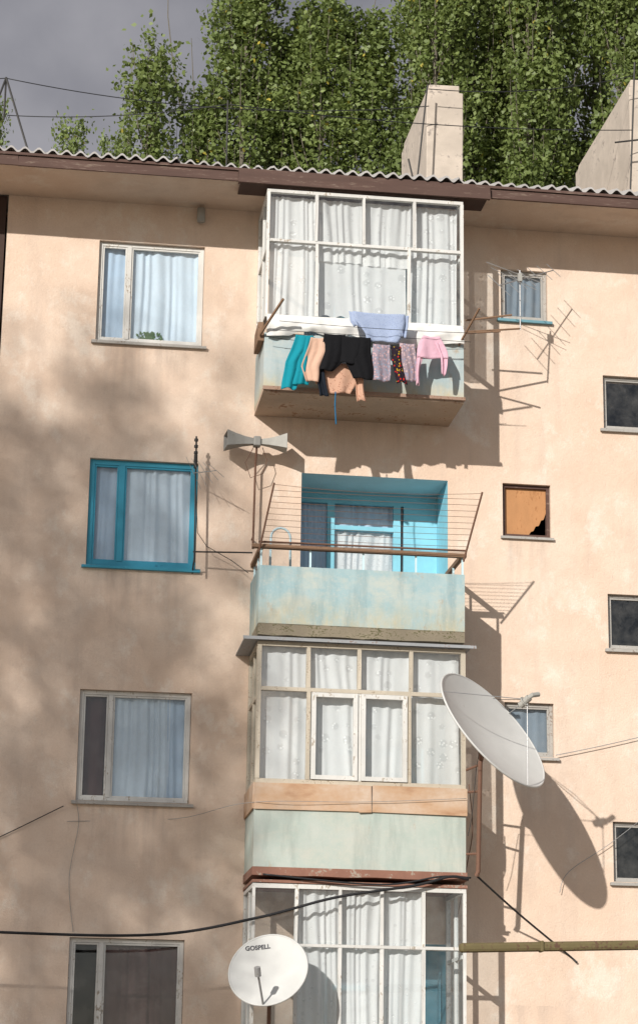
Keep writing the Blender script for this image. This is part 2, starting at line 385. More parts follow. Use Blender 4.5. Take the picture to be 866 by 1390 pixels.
def window(x0,x1,z0,z1,fm,split,lab,curt=(),sill=None,fw=.055,yf=.05,sillproj=.05):
    w=empty("window",((x0+x1)/2,0,z0),bld); w["label"]=lab
    q=G(); e=.003
    q.box(x0+e,x0+fw,yf,yf+.07,z0+e,z1-e,.002); q.box(x1-fw,x1-e,yf,yf+.07,z0+e,z1-e,.002)
    q.box(x0+fw,x1-fw,yf+.002,yf+.07,z1-fw,z1-e,.001); q.box(x0+fw,x1-fw,yf+.002,yf+.07,z0+e,z0+fw*1.1,.001)
    for s in split:
        xm=x0+(x1-x0)*s; q.box(xm-fw*.55,xm+fw*.55,yf-.006,yf+.068,z0+fw,z1-fw,.001)
    ed=[x0+fw]+[x0+(x1-x0)*s for s in split]+[x1-fw]
    for a,b in zip(ed[:-1],ed[1:]):
        a2=a+(fw*.55 if a!=ed[0] else 0); b2=b-(fw*.55 if b!=ed[-1] else 0); t=.022
        q.box(a2,a2+t,yf+.01,yf+.05,z0+fw,z1-fw); q.box(b2-t,b2,yf+.01,yf+.05,z0+fw,z1-fw)
        q.box(a2+t,b2-t,yf+.012,yf+.05,z1-fw-t,z1-fw); q.box(a2+t,b2-t,yf+.012,yf+.05,z0+fw,z0+fw+t)
    bevel(q.make("frame",fm,w),.004)
    pane(x0+fw,x1-fw,yf+.034,z0+fw,z1-fw,w)
    if sill:
        q=G(); q.box(x0-.05,x1+.05,-sillproj,-.002,z0-.045,z0-.012,.003); q.box(x0+.004,x1-.004,-.002,yf-.003,z0+.0005,z0+.006)
        q.make("sill",sill,w)
    for i,c in enumerate(curt):
        a,b,mt=c[:3]
        curtain(x0+(x1-x0)*a,x0+(x1-x0)*b,z0+.04,z1-.04,yf+.075+.02*i,mt,w,seed=int(x0*100+z0*10+i*7),amp=.012,pitch=.10)
    return w
window(WX0,WX1,*wz[0],M['white'],[.29],"white-framed window with sheer curtain and a plant on its sill",[(.31,.98,M['cw']),(.02,.28,M['cwd'])],M['greyw'],fw=.05)
window(WX0,WX1,*wz[1],M['blue'],[.30],"bright turquoise-blue framed window with white curtain",[(.31,.98,M['cw']),(.02,.28,M['cwd'])],M['blue'],fw=.065)
window(WX0,WX1,*wz[2],M['white'],[.28],"white-framed window with drapes drawn to its sides",[(.32,.82,M['cw']),(.78,.99,M['cwd']),(.02,.24,M['cr'])],M['greyw'],fw=.05)
window(WX0,WX1,*wz[3],M['white'],[.28],"white-framed ground floor window with dark red drape",[(.30,.99,M['cr'])],M['greyw'],fw=.05)
window(SX0,SX1,*sz[0],M['greyw'],[],"small square window with grey frame and faded blue sill",[(.02,.98,M['cg'])],M['bluesill'],fw=.045)
window(SX0,SX1,*sz[2],M['greyw'],[],"small square window with beige frame",[(.02,.98,M['cg'])],M['greyw'],fw=.045)
for i,(a,b) in enumerate(tz):
    window(TX0,TX1,a,b,M['greyw'],[.5],"dark stairwell window with a worn frame",[],M['greyw'],fw=.035)
w=empty("window",(2.16,0,7.21),bld); w["label"]="small window boarded with broken orange plywood"
x0,x1=SX0,SX1; z0,z1=sz[1]
q=G(); fw=.04
q.box(x0+.003,x0+fw,.05,.12,z0+.003,z1-.003); q.box(x1-fw,x1-.003,.05,.12,z0+.003,z1-.003); q.box(x0+fw,x1-fw,.052,.12,z1-fw,z1-.003); q.box(x0+fw,x1-fw,.052,.12,z0+.003,z0+fw)
q.make("frame",M['fascia'],w)
out=[(x0+fw,z1-fw),(x0+fw,z0+fw),(x0+.34,z0+fw),(x0+.37,z0+.09),(x0+.40,z0+.10),(x0+.43,z0+.16),(x0+.47,z0+.17),(x0+.50,z0+.24),(x0+.53,z0+.25),(x1-fw,z0+.33),(x1-fw,z1-fw)]
vs=[(a,.09,b) for a,b in out]+[(a,.10,b) for a,b in out]; n=len(out)
mesh("plywood_panel",vs,[tuple(range(n)),tuple(range(n,2*n))[::-1]]+[(i,i+n,(i+1)%n+n,(i+1)%n) for i in range(n)],M['ply'],w)
q=G(); q.box(x0-.03,x1+.03,-.04,-.002,z0-.04,z0-.01); q.make("sill",M['greyw'],w)
pl=empty("potted_plant",(-2.5,.10,9.46)); meta(pl,"small green plant behind the top window glass","plant")
q=G(); q.tube([(-2.5,.099,9.425),(-2.5,.099,9.50)],[.009,.011],10); q.make("pot",M['wood'],pl)
vs=[];fs=[]
for i in range(90):
    a=random.uniform(0,6.28); rr=random.uniform(.02,.16); c=Vector((-2.5+rr*math.cos(a),.096+.005*math.sin(a),9.5+random.uniform(0,.09)))
    d=Vector((random.uniform(-1,1),random.uniform(-.1,.1),random.uniform(-1,1))).normalized()*.026; e=Vector((d.z,-.1*d.x,-d.x))*.5
    b=len(vs); vs+=[c-d,c+e,c+d,c-e]; fs.append((b,b+1,b+2,b+3))
mesh("foliage",vs,fs,M['pot'],pl)
q=G(); q.tube([(-1.93,-.10,11.02),(-1.93,-.10,11.20)],.05,12); q.tube([(-1.93,-.10,11.10),(-1.93,.02,11.10)],.03,8)
q.make("flue_stub",M['horn'],bld,True)

# ---------------------------------------------------------------- balconies
BX=1.203; BY=-.943
def slab(parent,zb,zt,mat,ov=0):
    q=G(); n=14; rr=random.Random(int(zb*100))
    top=[];
    for k in range(n+1):
        x=-BX-ov+(2*BX+2*ov)*k/n; dy=rr.uniform(0,.010); dz=rr.uniform(-.006,.008)
        top.append((x,dy,dz))
    for x,dy,dz in top: q.v+= [(x,BY-ov+dy,zt),(x,BY-ov+dy*1.3,zb+dz),(x,-.002,zb),(x,-.002,zt)]
    for k in range(n):
        a=4*k
        for i in range(4): q.f.append((a+i,a+(i+1)%4,a+4+(i+1)%4,a+4+i)); q.mi.append(0)
    q.f.append((0,3,2,1)); q.mi.append(0); q.f.append((4*n,4*n+1,4*n+2,4*n+3)); q.mi.append(0)
    return q.make("slab",mat,parent)
def parapet(parent,zb,zt,mat,lab):
    q=G(); t=.025
    q.box(-BX,BX,BY,BY+t,zb,zt,.003); q.box(-BX,-BX+t,BY+t+.002,-.004,zb,zt,.003); q.box(BX-t,BX,BY+t+.002,-.004,zb,zt,.003)
    o=q.make("parapet",mat,parent); o["label"]=lab; return o
def glazing(parent,z0,zm,z1,upper,lower,fm,fw=.045,cas=None,fm2=None,rail=.05):
    q=G(); y0=BY-.005;y1=BY+.05
    q.box(-BX,BX,y0,y1,z1-rail,z1,.003); q.box(-BX,BX,y0,y1,z0,z0+rail,.003)
    for x in (-BX,BX-fw): q.box(x,x+fw,y0-.003,y1+.003,z0+rail,z1-rail,.005)
    q.box(-BX+fw,BX-fw,y0+.002,y1-.002,zm-fw/2,zm+fw/2,.005)
    for x in upper: q.box(x-fw/2,x+fw/2,y0,y1-.004,zm+fw/2,z1-rail,.005)
    for x in lower: q.box(x-fw/2,x+fw/2,y0,y1-.004,z0+rail,zm-fw/2,.005)
    for sx in (-BX,BX-.05):
        q.box(sx,sx+.05,y1+.004,-.003,z1-.05,z1-.003,.002); q.box(sx,sx+.05,y1+.004,-.003,z0,z0+.05,.002)
        q.box(sx+.005,sx+.045,y1+.004,-.003,zm-.10,zm-.06,.002)
        q.box(sx,sx+.05,-.05,-.006,z0+.05,z1-.05,.002); q.box(sx+.004,sx+.046,-.50,-.46,z0+.05,z1-.05,.002)
    o=q.make("glazing_frame",fm,parent)
    q=G(); q.quad((-BX+.03,BY+.02,z0+.03),(BX-.03,BY+.02,z0+.03),(BX-.03,BY+.02,z1-.03),(-BX+.03,BY+.02,z1-.03))
    for sx in (-BX+.022,BX-.022): q.quad((sx,BY+.05,z0+.04),(sx,-.05,z0+.04),(sx,-.05,z1-.04),(sx,BY+.05,z1-.04))
    q.make("pane",M['glass'],parent)
    if cas:
        for a,b in cas:
            q=G(); t=.05; za,zb=z0+.055,zm-.03
            q.box(a,a+t,y0-.02,y1-.01,za,zb); q.box(b-t,b,y0-.02,y1-.01,za,zb); q.box(a+t,b-t,y0-.018,y1-.01,za,za+t); q.box(a+t,b-t,y0-.018,y1-.01,zb-t,zb)
            o=q.make("casement",fm2,parent); o["label"]="white painted opening casement sash"
def loggia(parent,z0,z1):
    yb=.70; q=G()
    q.box(LX0,LX1,yb-.01,yb+.05,z1-.16,z1-.001)
    q.box(LX1-.42,LX1-.001,yb-.01,yb+.05,z0+.001,z1-.16)
    q.box(LX0+.001,LX0+.05,yb-.012,yb+.05,z0,z1-.16)
    for x in (LX0+.42,LX0+1.25): q.box(x,x+.09,yb-.014,yb+.05,z0,z1-.16)
    q.box(LX0+.05,LX1-.42,yb-.006,yb+.05,z0,z0+.75)
    q.box(LX0+.51,LX0+1.25,yb-.008,yb+.05,z1-.50,z1-.44)
    o=q.make("door_frame",M['cyan'],parent); o["label"]="pale blue painted balcony door and window frames"
    pane(LX0+.05,LX1-.42,yb+.022,z0+.75,z1-.16,parent)
    curtain(LX0+.52,LX0+1.25,z0+.76,z1-.5,yb+.06,M['cl2'],parent,seed=int(z0*10))
    curtain(LX0+.06,LX0+.46,z0+.76,z1-.15,yb+.07,M['cwd'],parent,seed=int(z0*10)+3)
    curtain(LX0+.50,LX0+1.30,z0+.76,z1-.15,yb+.10,M['cwd'],parent,seed=int(z0*10)+5)

b4=empty("balcony",(0,BY/2,8.54),bld); b4["label"]="glazed balcony with lace curtains above a faded blue panel"
slab(b4,8.565,8.63,M['conc'])
parapet(b4,8.632,9.30,M['p4'],"faded pale blue balcony panel")
q=G(); q.box(-BX-.01,BX+.01,BY-.03,BY-.012,8.580,8.625,.005); o=q.make("slab_edge_trim",M['pinkedge'],b4)
glazing(b4,9.50,10.49,11.15,[-.60,-.02,.60],[-.585,.535],M['white'],fm2=M['white'],fw=.034,rail=.036)
vs=[];fs=[]; nx=110
for i in range(nx+1):
    x=-BX+.02+(2*BX-.03)*i/nx
    for k in range(9):
        t=k/8; z=9.535-(.27+.05*math.sin(x*3.1)+.02*math.sin(x*11))*t
        y=BY-.012-.07*math.sin(math.pi*min(1,t*.8))+.012*math.sin(x*17+t*4)*t+.010*math.sin(x*41-t*6)*t+.008*math.sin(x*6+t*11)
        vs.append((x,y,z+.006*math.sin(x*29)*t))
for i in range(nx):
    for k in range(8): a=i*9+k; fs.append((a,a+1,a+10,a+9))
mesh("plastic_sheet",vs,fs,M['sheet'],b4,True,label="crumpled white plastic sheet below the glazing")
for (a,b,z0,z1,s,m_) in ((-1.15,-.60,9.56,11.1,1,'cl'),(-.60,-.03,10.30,11.1,2,'cl2'),(-.02,.59,10.28,11.1,3,'cl2'),(-.57,.52,9.62,10.50,4,'cl'),(.56,1.15,9.56,11.1,5,'cl')):
    curtain(a,b,z0,z1,BY+.09+.012*s,M[m_],b4,amp=.015 if s!=4 else .008,pitch=.085 if s!=4 else .14,seed=s,scallop=.05 if s==4 else 0)
loggia(b4,*lz[0])

b3=empty("balcony",(0,BY/2,5.62),bld); b3["label"]="open balcony with turquoise panel and sky blue painted recess"
slab(b3,5.63,5.765,M['moss'],.0)
parapet(b3,5.767,6.45,M['p3'],"stained turquoise balcony panel")
q=G(); q.box(-BX-.09,BX+.02,BY-.02,BY+.05,6.655,6.70,.004); q.box(-BX-.005,-BX+.045,BY+.052,-.004,6.655,6.70,.003); q.box(BX-.045,BX+.005,BY+.052,-.004,6.655,6.70,.003)
q.make("handrail",M['wood'],b3)
for (x,y) in [(v,BY+.027) for v in (-BX+.01,-.62,0,.62,BX-.03)]+[(a,b) for a in (-BX+.03,BX-.045) for b in (-.45,-.05)]:
    q=G(); q.box(x,x+.022,y,y+.018,6.0,6.655); q.make("railing_post",M['cyanl'],b3)
loggia(b3,*lz[1])

b2=empty("balcony",(0,BY/2,2.86),bld); b2["label"]="glazed balcony with lace curtains, rusty band and green-grey panel"
slab(b2,2.90,2.99,M['redslab'],.012)
parapet(b2,2.992,3.64,M['p2'],"pale green-grey balcony panel with stains")
q=G()
for a,b in ((-BX-.008,-.03),(-.025,.12),(.125,BX+.01)):
    q.box(a,b,BY-.028,BY-.004,3.635+random.uniform(-.01,.01),3.93,.008)
q.box(-BX-.02,-BX-.004,BY-.004,-.01,3.64,3.93,.004); q.box(BX+.004,BX+.02,BY-.004,-.01,3.64,3.93,.004)
o=q.make("metal_band",M['band'],b2); o["label"]="peeling rusty sheet metal band"
glazing(b2,3.93,5.01,5.555,[-.615,-.03,.575],[-.61,.55],M['beigew'],cas=[(-.575,-.045),(-.005,.525)],fm2=M['white'])
q=G(); q.box(-.043,-.007,BY-.005,BY+.045,3.98,4.98); q.make("mullion",M['white'],b2)
q=G(); q.box(-1.36,1.28,BY-.06,0-.004,5.572,5.586,.003); q.box(-1.38,1.32,BY-.085,BY-.062,5.555,5.590,.004)
q.make("flashing",M['flash'],b2,label="worn grey sheet metal rain flashing")
for (a,b,z0,z1,s) in ((-1.15,-.61,3.99,5.52,11),(-.61,-.04,5.0,5.52,12),(-.58,-.04,3.99,5.02,13),(-.01,.57,5.0,5.52,14),(-.01,.54,3.99,5.02,15),(.55,1.15,3.99,5.52,16)):
    curtain(a,b,z0,z1,BY+.10+.004*(s-10),M['cl'],b2,amp=.009,pitch=.12,seed=s)
loggia(b2,*lz[2])

b1=empty("balcony",(0,BY/2,.0),bld); b1["label"]="white-framed glazed ground floor balcony with gathered curtains"
slab(b1,.02,.12,M['conc'])
parapet(b1,.122,1.10,M['p4'],"pale balcony panel")
glazing(b1,1.10,2.14,2.81,[-.71,-.22,.25,.72],[-.71,-.22,.25,.72],M['white'],fw=.035)
for (a,b,z0,z1,s) in ((-.72,-.22,1.15,2.76,31),(-.21,.25,1.15,2.76,32),(.27,.72,1.15,2.76,33)):
    curtain(a,b,z0,z1,BY+.10,M['cl2'],b1,amp=.016,pitch=.08,seed=s)
loggia(b1,*lz[3])
q=G(); q.box(-BX-.01,BX+.01,BY-.02,-.004,2.815,2.845,.003); q.make("flashing",M['redslab'],b1)

rk=empty("clothes_drying_rack",(0,BY,6.7)); meta(rk,"wire clothes drying rack with rusty arms above the open balcony","drying rack")
L0,L1=Vector((-1.215,BY-.02,6.60)),Vector((-1.10,-1.36,7.32)); R0,R1=Vector((1.185,BY-.02,6.60)),Vector((1.33,-1.36,7.34))
q=G(); q.tube([L0,L1],.012); q.make("arm",M['rust'],rk)
q=G(); q.tube([R0,R1],.012); q.make("arm",M['rust'],rk)
q=G(); q.tube([(-1.22,BY-.03,6.72),(1.22,BY-.03,6.73)],.012); q.make("crossbar",M['rust'],rk)
q=G()
for i in range(11):
    t=.13+.085*i; a=L0.lerp(L1,t); b=R0.lerp(R1,t)
    q.tube([a.lerp(b,s)+Vector((0,0,-.05*(4*s*(1-s))*(1.0 if i==10 else .12+.1*(i%2)))) for s in [k/10 for k in range(11)]],.0028,5)
q.make("wire",M['rust'],rk)
ch=empty("folding_chair",(-.93,-.6,5.77)); meta(ch,"pale blue tubular folding chair standing on the open balcony","chair")
q=G(); pts=[(-1.05,-.62,5.78),(-1.05,-.70,6.85)]+[(-.935+.115*math.cos(a),-.70,6.85+.12*math.sin(a)) for a in np.linspace(math.pi,0,9)]+[(-.82,-.70,6.85),(-.80,-.62,5.78)]
q.tube(pts,.014); q.tube([(-1.05,-.3,5.78),(-1.04,-.66,6.45)],.012); q.tube([(-.80,-.3,5.78),(-.82,-.66,6.45)],.012); q.tube([(-1.05,-.7,6.75),(-.82,-.7,6.75)],.011)
q.make("chair_frame",M['tube'],ch,True)
q=G(); q.box(-1.04,-.83,-.66,-.3,6.2,6.22); q.make("seat",M['cyanl'],ch)

# ---------------------------------------------------------------- laundry
def cloth(name,strips,y,mat,label,fold=.016,cat="laundry",seed=0,cuts=16):
    r=random.Random(seed); vs=[];fs=[]
    for rows in strips:
        rows=[tuple(a) for a in rows]; b=len(vs); nx=cuts
        zs=[a[0] for a in rows]; dense=[]
        N_=max(8,int((zs[0]-zs[-1])/.022))
        for i in range(N_+1):
            z=zs[0]+(zs[-1]-zs[0])*i/N_
            for (za,a0,b0),(zb_,a1,b1) in zip(rows[:-1],rows[1:]):
                if zb_-1e-6<=z<=za+1e-6:
                    t=(za-z)/max(1e-6,(za-zb_)); dense.append((z,a0+(a1-a0)*t,b0+(b1-b0)*t)); break
        zt=rows[0][0]; ph=r.uniform(0,6); p2=r.uniform(0,6); kf=r.uniform(5,8)
        Ht=zt-rows[-1][0]
        for (z,a,bb) in dense:
            dd=max(0,zt-z); wv=.005*math.sin(dd*16+ph)
            for i in range(nx+1):
                s=i/nx; x=a+wv+(bb-a)*s+.004*math.sin(dd*12+s*3+p2)
                am=fold*min(1,.25+dd*4)
                yy=y+am*(math.sin(s*kf+ph+dd*1.5)+.45*math.sin(s*15+p2-dd*2))
                hem=.010*math.sin(s*kf+p2)*(dd/Ht)**3
                sagt=-.010*math.sin(math.pi*s)*(1-min(1,dd/Ht)) if dd<Ht*.5 else 0
                vs.append((x,yy,z+hem+sagt*(1-dd/Ht)))
        for j in range(len(dense)-1):
            for i in range(nx):
                a=b+j*(nx+1)+i; fs.append((a,a+1,a+nx+2,a+nx+1))
    o=mesh(name,vs,fs,mat,None,True); meta(o,label,cat,"washing hung out on the top balcony")
    m=o.modifiers.new("thickness","SOLIDIFY"); m.thickness=.006
    return o
LY=-1.20
cloth("hanging_trousers",[[(9.20,-.86,-.66),(9.0,-.92,-.66),(8.85,-.98,-.76),(8.52,-1.02,-.84)],[(9.18,-.80,-.64),(8.9,-.85,-.66),(8.58,-.90,-.70)]],LY-.01,cloth_mat("teal_cloth",(.015,.30,.38)),"teal trousers hanging on the balcony clothesline",seed=1)
cloth("hanging_shirt",[[(9.17,-.68,-.52),(9.0,-.74,-.5),(8.8,-.79,-.58),(8.62,-.74,-.60)]],LY-.03,cloth_mat("peach_cloth",(.72,.48,.36)),"peach shirt hanging on the balcony clothesline",seed=2)
cloth("hanging_shirt",[[(8.90,-.50,-.10),(8.75,-.56,-.08),(8.62,-.50,-.14),(8.52,-.46,-.20)],[(8.88,-.58,-.46),(8.62,-.62,-.54)],[(8.88,-.16,-.06),(8.44,-.12,-.02)]],LY+.05,cloth_mat("salmon_print",(.68,.42,.30),(.50,.27,.19),30,None,.3),"salmon printed blouse hanging upside down below the line",seed=3)
cloth("hanging_shirt",[[(9.22,-.54,-.28),(9.0,-.56,-.26),(8.86,-.59,-.33),(8.76,-.60,-.42)],[(9.20,-.30,.02),(9.0,-.31,.04),(8.84,-.25,.05),(8.68,-.18,.05)],[(9.2,-.5,-.05),(9.0,-.48,-.08),(8.86,-.40,-.14)]],LY-.05,cloth_mat("black_cloth",(.014,.014,.016)),"black trousers and top draped over the balcony clothesline",seed=4)
cloth("hanging_cloth",[[(8.80,-.62,-.52),(8.6,-.60,-.50),(8.46,-.57,-.46)]],LY,cloth_mat("navy_cloth",(.02,.025,.035)),"dark navy cloth hanging low from the line",seed=5)
cloth("hanging_shirt",[[(9.53,-.18,.44),(9.42,-.16,.44),(9.33,-.10,.42),(9.25,-.04,.40),(9.17,-.02,.36)],[(9.53,-.24,-.08),(9.40,-.22,-.06),(9.34,-.17,-.05)],[(9.52,.30,.48),(9.38,.34,.48),(9.24,.36,.45)]],LY-.02,cloth_mat("pale_blue_check_cloth",(.42,.50,.68),(.32,.39,.58),45,None,.3),"light blue shirt with sleeves draped over the top line",fold=.014,seed=6)
cloth("hanging_shorts",[[(9.14,.05,.26),(8.95,.04,.27),(8.68,.06,.26)]],LY-.02,cloth_mat("grey_pink_print",(.36,.30,.36),(.60,.42,.44),38,(.30,.35,.45),.45),"grey and pink patterned leggings on the clothesline",seed=7)
cloth("hanging_dress",[[(9.12,.27,.38),(8.95,.28,.40),(8.66,.34,.46)]],LY-.035,cloth_mat("dark_floral",(.03,.02,.03),(.5,.03,.03),32,(.5,.33,.03),.36),"black dress with red and yellow pattern on the clothesline",seed=8)
cloth("hanging_shorts",[[(9.17,.37,.56),(8.95,.40,.58),(8.70,.44,.59)]],LY-.02,cloth_mat("grey_rose_print",(.38,.30,.34),(.62,.46,.47),36,(.30,.30,.42),.45),"rose patterned leggings on the clothesline",seed=9)
cloth("hanging_trousers",[[(9.28,.66,.86),(9.20,.62,.90),(9.10,.59,.94),(9.00,.58,.95)],[(9.06,.58,.66),(8.9,.575,.63),(8.66,.575,.61)],[(9.2,.80,.90),(9.04,.86,.95),(8.80,.88,.93)]],LY-.02,cloth_mat("pink_cloth",(.78,.50,.60)),"pink child trousers pegged on the clothesline",seed=10)
o=G(); o.tube([(-.38,LY,8.52),(-.385,LY,8.35),(-.37,LY,8.12)],.007,5); meta(o.make("rope",cloth_mat("blue_cord",(.02,.18,.36))),"blue cord dangling below the washing","rope")
cl=empty("clothesline",(0,BY,9.35)); meta(cl,"clothesline strung between weathered wooden arms on the top balcony","clothesline")
q=G(); q.tube([(-1.26,BY-.02,9.26),(-1.04,-1.40,9.56)],.018,6); q.make("arm",M['wood'],cl)
q=G(); q.tube([(1.14,BY-.02,9.28),(1.30,-1.40,9.60)],.015,6); q.make("arm",M['wood'],cl)
q=G(); q.box(-1.27,-1.215,-.93,-.45,9.20,9.44,.01); q.make("timber_block",M['wood'],cl)
q=G(); q.tube([(1.2,-.9,9.46),(1.62,-1.1,9.44)],.012,6); q.make("stick",M['wood'],cl)
q=G()
for (y,dz,sg) in ((-1.20,0,.0),(-1.33,.10,.02),(-1.08,-.06,.05)):
    t=(y+.96)/(-.44)
    q.tube([(-1.24+.2*t+(2.4-.06*t)*s,y,9.24+.3*t*.2+dz*.5-sg*4*s*(1-s)-.03) for s in [k/12 for k in range(13)]],.0035,5)
q.make("line",M['cable'],cl)

# ---------------------------------------------------------------- satellite dishes
def dish(c,n,R,depth,label,mat=M['dish']):
    n=Vector(n).normalized(); e=empty("satellite_dish",c); meta(e,label,"satellite dish")
    zq=n.to_track_quat('Z','Y')
    def X(x,y,z): return Vector(c)+zq@Vector((x,y,z))
    q=G(); nr,ns=12,56
    for layer,o in ((0,0),(1,-.018)):
        b=len(q.v); q.v.append(tuple(X(0,0,-depth+o)))
        for i in range(1,nr+1):
            r=i/nr
            for k in range(ns):
                t=2*math.pi*k/ns; q.v.append(tuple(X(R*r*math.cos(t),R*r*math.sin(t),-depth+depth*r*r+o)))
        for k in range(ns): q.f.append((b,b+1+k,b+1+(k+1)%ns)); q.mi.append(0)
        for i in range(nr-1):
            for k in range(ns):
                a0=b+1+i*ns+k; a1=b+1+i*ns+(k+1)%ns; q.f.append((a0,a0+ns,a1+ns,a1)); q.mi.append(0)
    q.tube([X(R*math.cos(t),R*math.sin(t),-.008) for t in np.linspace(0,2*math.pi,57)],.013,6,caps=False)
    q.make("reflector",mat,e,True)
    return e,X
nv=Vector((.60,-.575,.556))
dc=Vector((1.36,-1.72,4.49))
e,X=dish(dc,nv,.80,.14,"large off-white satellite dish on a rusty pole beside the glazed balcony")
F_=X(0,0,.52)
for t in (0.5,2.6,4.7):
    q=G(); q.tube([X(.79*math.cos(t),.79*math.sin(t),0),X(.04*math.cos(t),.04*math.sin(t),.50)],.005,6); q.make("feed_strut",M['alu'],e)
q=G(); q.tube([X(0,0,.42),X(0,0,.56)],.04,12); q.tube([X(0,0,.56),X(0,0,.60),X(.09,0,.64)],[.028,.028,.028],8); q.tube([X(0,0,.48),X(0,0,.495)],.065,12)
q.make("receiver",M['horn'],e)
q=G(); bk=X(0,0,-.20); pt=Vector((1.345,-1.08,4.22))
q.tube([X(0,0,-.165),bk,pt+Vector((0,-.02,.05))],.03,8); q.tube([X(-.25,0,-.168),bk,X(.25,0,-.168)],.012,6); q.tube([X(0,-.3,-.165),bk,X(0,.3,-.165)],.012,6)
q.tube([pt+Vector((.03,0,.12)),pt,Vector((1.33,-1.0,3.0)),Vector((1.31,-.99,2.95))],.026,10)
q.tube([Vector((1.20,-.93,3.9)),Vector((1.35,-1.05,3.9))],.014,6); q.tube([Vector((1.20,-.93,3.2)),Vector((1.34,-1.01,3.2))],.014,6); q.tube([pt+Vector((0,0,-.02)),Vector((1.20,-.93,4.15))],.014,6)
q.make("mounting_pole",M['rust'],e)
q=G(); q.tube([F_,X(.3,.25,.3),X(.5,.5,.05),X(.55,.62,-.04),bk,pt+Vector((-.05,0,-.1)),Vector((1.26,-1,3.6)),Vector((1.22,-.97,3.4))],.004,5)
q.make("cable",M['cable'],e)
sn=Vector((-.30,-.80,.42)).normalized(); sc=Vector((-1.075,-1.45,1.83)); SR=.43
e2,X2=dish(sc,sn,SR,.065,"small white satellite dish with dark maker's lettering")
q=G(); q.tube([X2(0,-.42,0),X2(0,-.26,.36)],.012,6); q.tube([X2(0,-.28,.34),X2(0,-.22,.42)],.035,10); q.make("feed_arm",M['steel'],e2)
q=G(); q.tube([X2(0,0,-.08),Vector((-1.0,-1.0,1.5)),Vector((-1.0,-.97,.9))],.022,8); q.make("mounting_pole",M['rust'],e2)
cu=bpy.data.curves.new("lettering","FONT"); cu.body="GOSPELL"; cu.size=.068; cu.align_x='CENTER'; cu.extrude=.001; cu.offset=.0022
tmp=bpy.data.objects.new("lettering_source",cu); COL.objects.link(tmp); bpy.context.view_layer.update()
dg=bpy.context.evaluated_depsgraph_get(); tm=bpy.data.meshes.new_from_object(tmp.evaluated_get(dg)); bpy.data.objects.remove(tmp)
zq=sn.to_track_quat('Z','Y')
for v in tm.vertices:
    x,y,z=v.co; a=.16; px=x*math.cos(a)-y*math.sin(a)-.150; py=x*math.sin(a)+y*math.cos(a)+.262; rr=(px*px+py*py)/SR**2
    v.co=Vector(sc)+zq@Vector((px,py,-.065+.065*rr+.004+z))
tm.materials.clear(); tm.materials.append(M['dishdark'])
lo=link(bpy.data.objects.new("lettering",tm)); lo.parent=e2; lo.matrix_parent_inverse=Matrix.Translation(-WL[e2.name]); lo["label"]="dark letters reading GOSPELL"

# ---------------------------------------------------------------- loudspeaker on pole
ls=empty("loudspeaker",(-1.19,-.10,6.89)); meta(ls,"pair of grey rectangular horn loudspeakers flaring outward on a wall pole","loudspeaker")
def horn(x0,x1,mat,zc,yc):
    sg=1 if x1>x0 else -1; q=G(); secs=[]
    for t in (0,.35,.7,1.0):
        x=x0+(x1-x0)*t; h=.030+.062*t**1.5; d=.030+.10*t**1.5
        secs.append([(x,yc-d,zc-h),(x+sg*.02*t,yc+d,zc-h),(x+sg*.02*t,yc+d,zc+h),(x,yc-d,zc+h)])
    for s_ in secs: q.v+=s_
    q.f=[(0,1,2,3)]; 
    for k in range(3):
        for i in range(4): q.f.append((4*k+i,4*k+(i+1)%4,4*k+4+(i+1)%4,4*k+4+i))
    q.mi=[0]*len(q.f)
    o=q.make("horn",mat,ls); m=o.modifiers.new("t","SOLIDIFY"); m.thickness=.008
    return o
horn(-1.225,-1.56,M['hornd'],8.15,-.26); horn(-1.155,-.84,M['horn'],8.15,-.26)
q=G(); q.box(-1.235,-1.145,-.32,-.2,8.09,8.21); bevel(q.make("driver",M['hornd'],ls),.015)
q=G(); q.tube([(-1.19,-.24,8.09),(-1.19,-.14,7.9),(-1.20,-.14,6.85)],.013,8); q.tube([(-1.20,-.14,7.0),(-1.20,0,7.0)],.01,6)
q.make("pole",M['rust'],ls)
q=G(); q.tube([(-1.23,-.25,8.08),(-1.32,-.2,7.9),(-1.25,-.18,7.72),(-1.10,-.18,7.78),(-1.06,-.2,7.95),(-1.12,-.24,8.09)],.005,5); q.make("cable",M['rust'],ls)

# ---------------------------------------------------------------- aerials
a1=empty("television_aerial",(-1.92,-.25,6.7)); meta(a1,"slim television aerial on a mast beside the blue window","aerial")
q=G(); q.tube([(-1.90,-.25,6.62),(-1.92,-.25,8.18)],.012,6); q.tube([(-1.92,-.25,7.78),(-1.92,-.25,7.95)],.022,8)
for z in (7.86,7.96,8.04,8.12): q.tube([(-1.92,-.25,z),(-1.92,-.25,z+.03)],.024,8)
q.tube([(-1.92,-.25,6.75),(-1.22,-.30,6.76)],.010,6); q.tube([(-1.90,-.25,6.7),(-1.90,0,6.55)],.01,6)
q.make("mast",M['dark'],a1)
q=G()
q.tube([(-1.94,-.25,7.72),(-1.70,-.6,7.66)],.006,5)
for i in range(5):
    t=i/4; p=Vector((-1.94,-.25,7.72)).lerp(Vector((-1.70,-.6,7.66)),t); q.tube([p+Vector((-.10,-.06,.18-.03*i)),p+Vector((.10,.06,-.18+.03*i))],.003,5)
q.make("rod",M['alu'],a1)
q=G(); q.tube([(-1.91,-.24,7.6),(-1.87,-.2,7.0),(-1.75,-.15,6.85),(-1.45,-.12,6.70),(-1.25,-.15,6.55)],.0045,5); q.make("cable",M['dark'],a1)

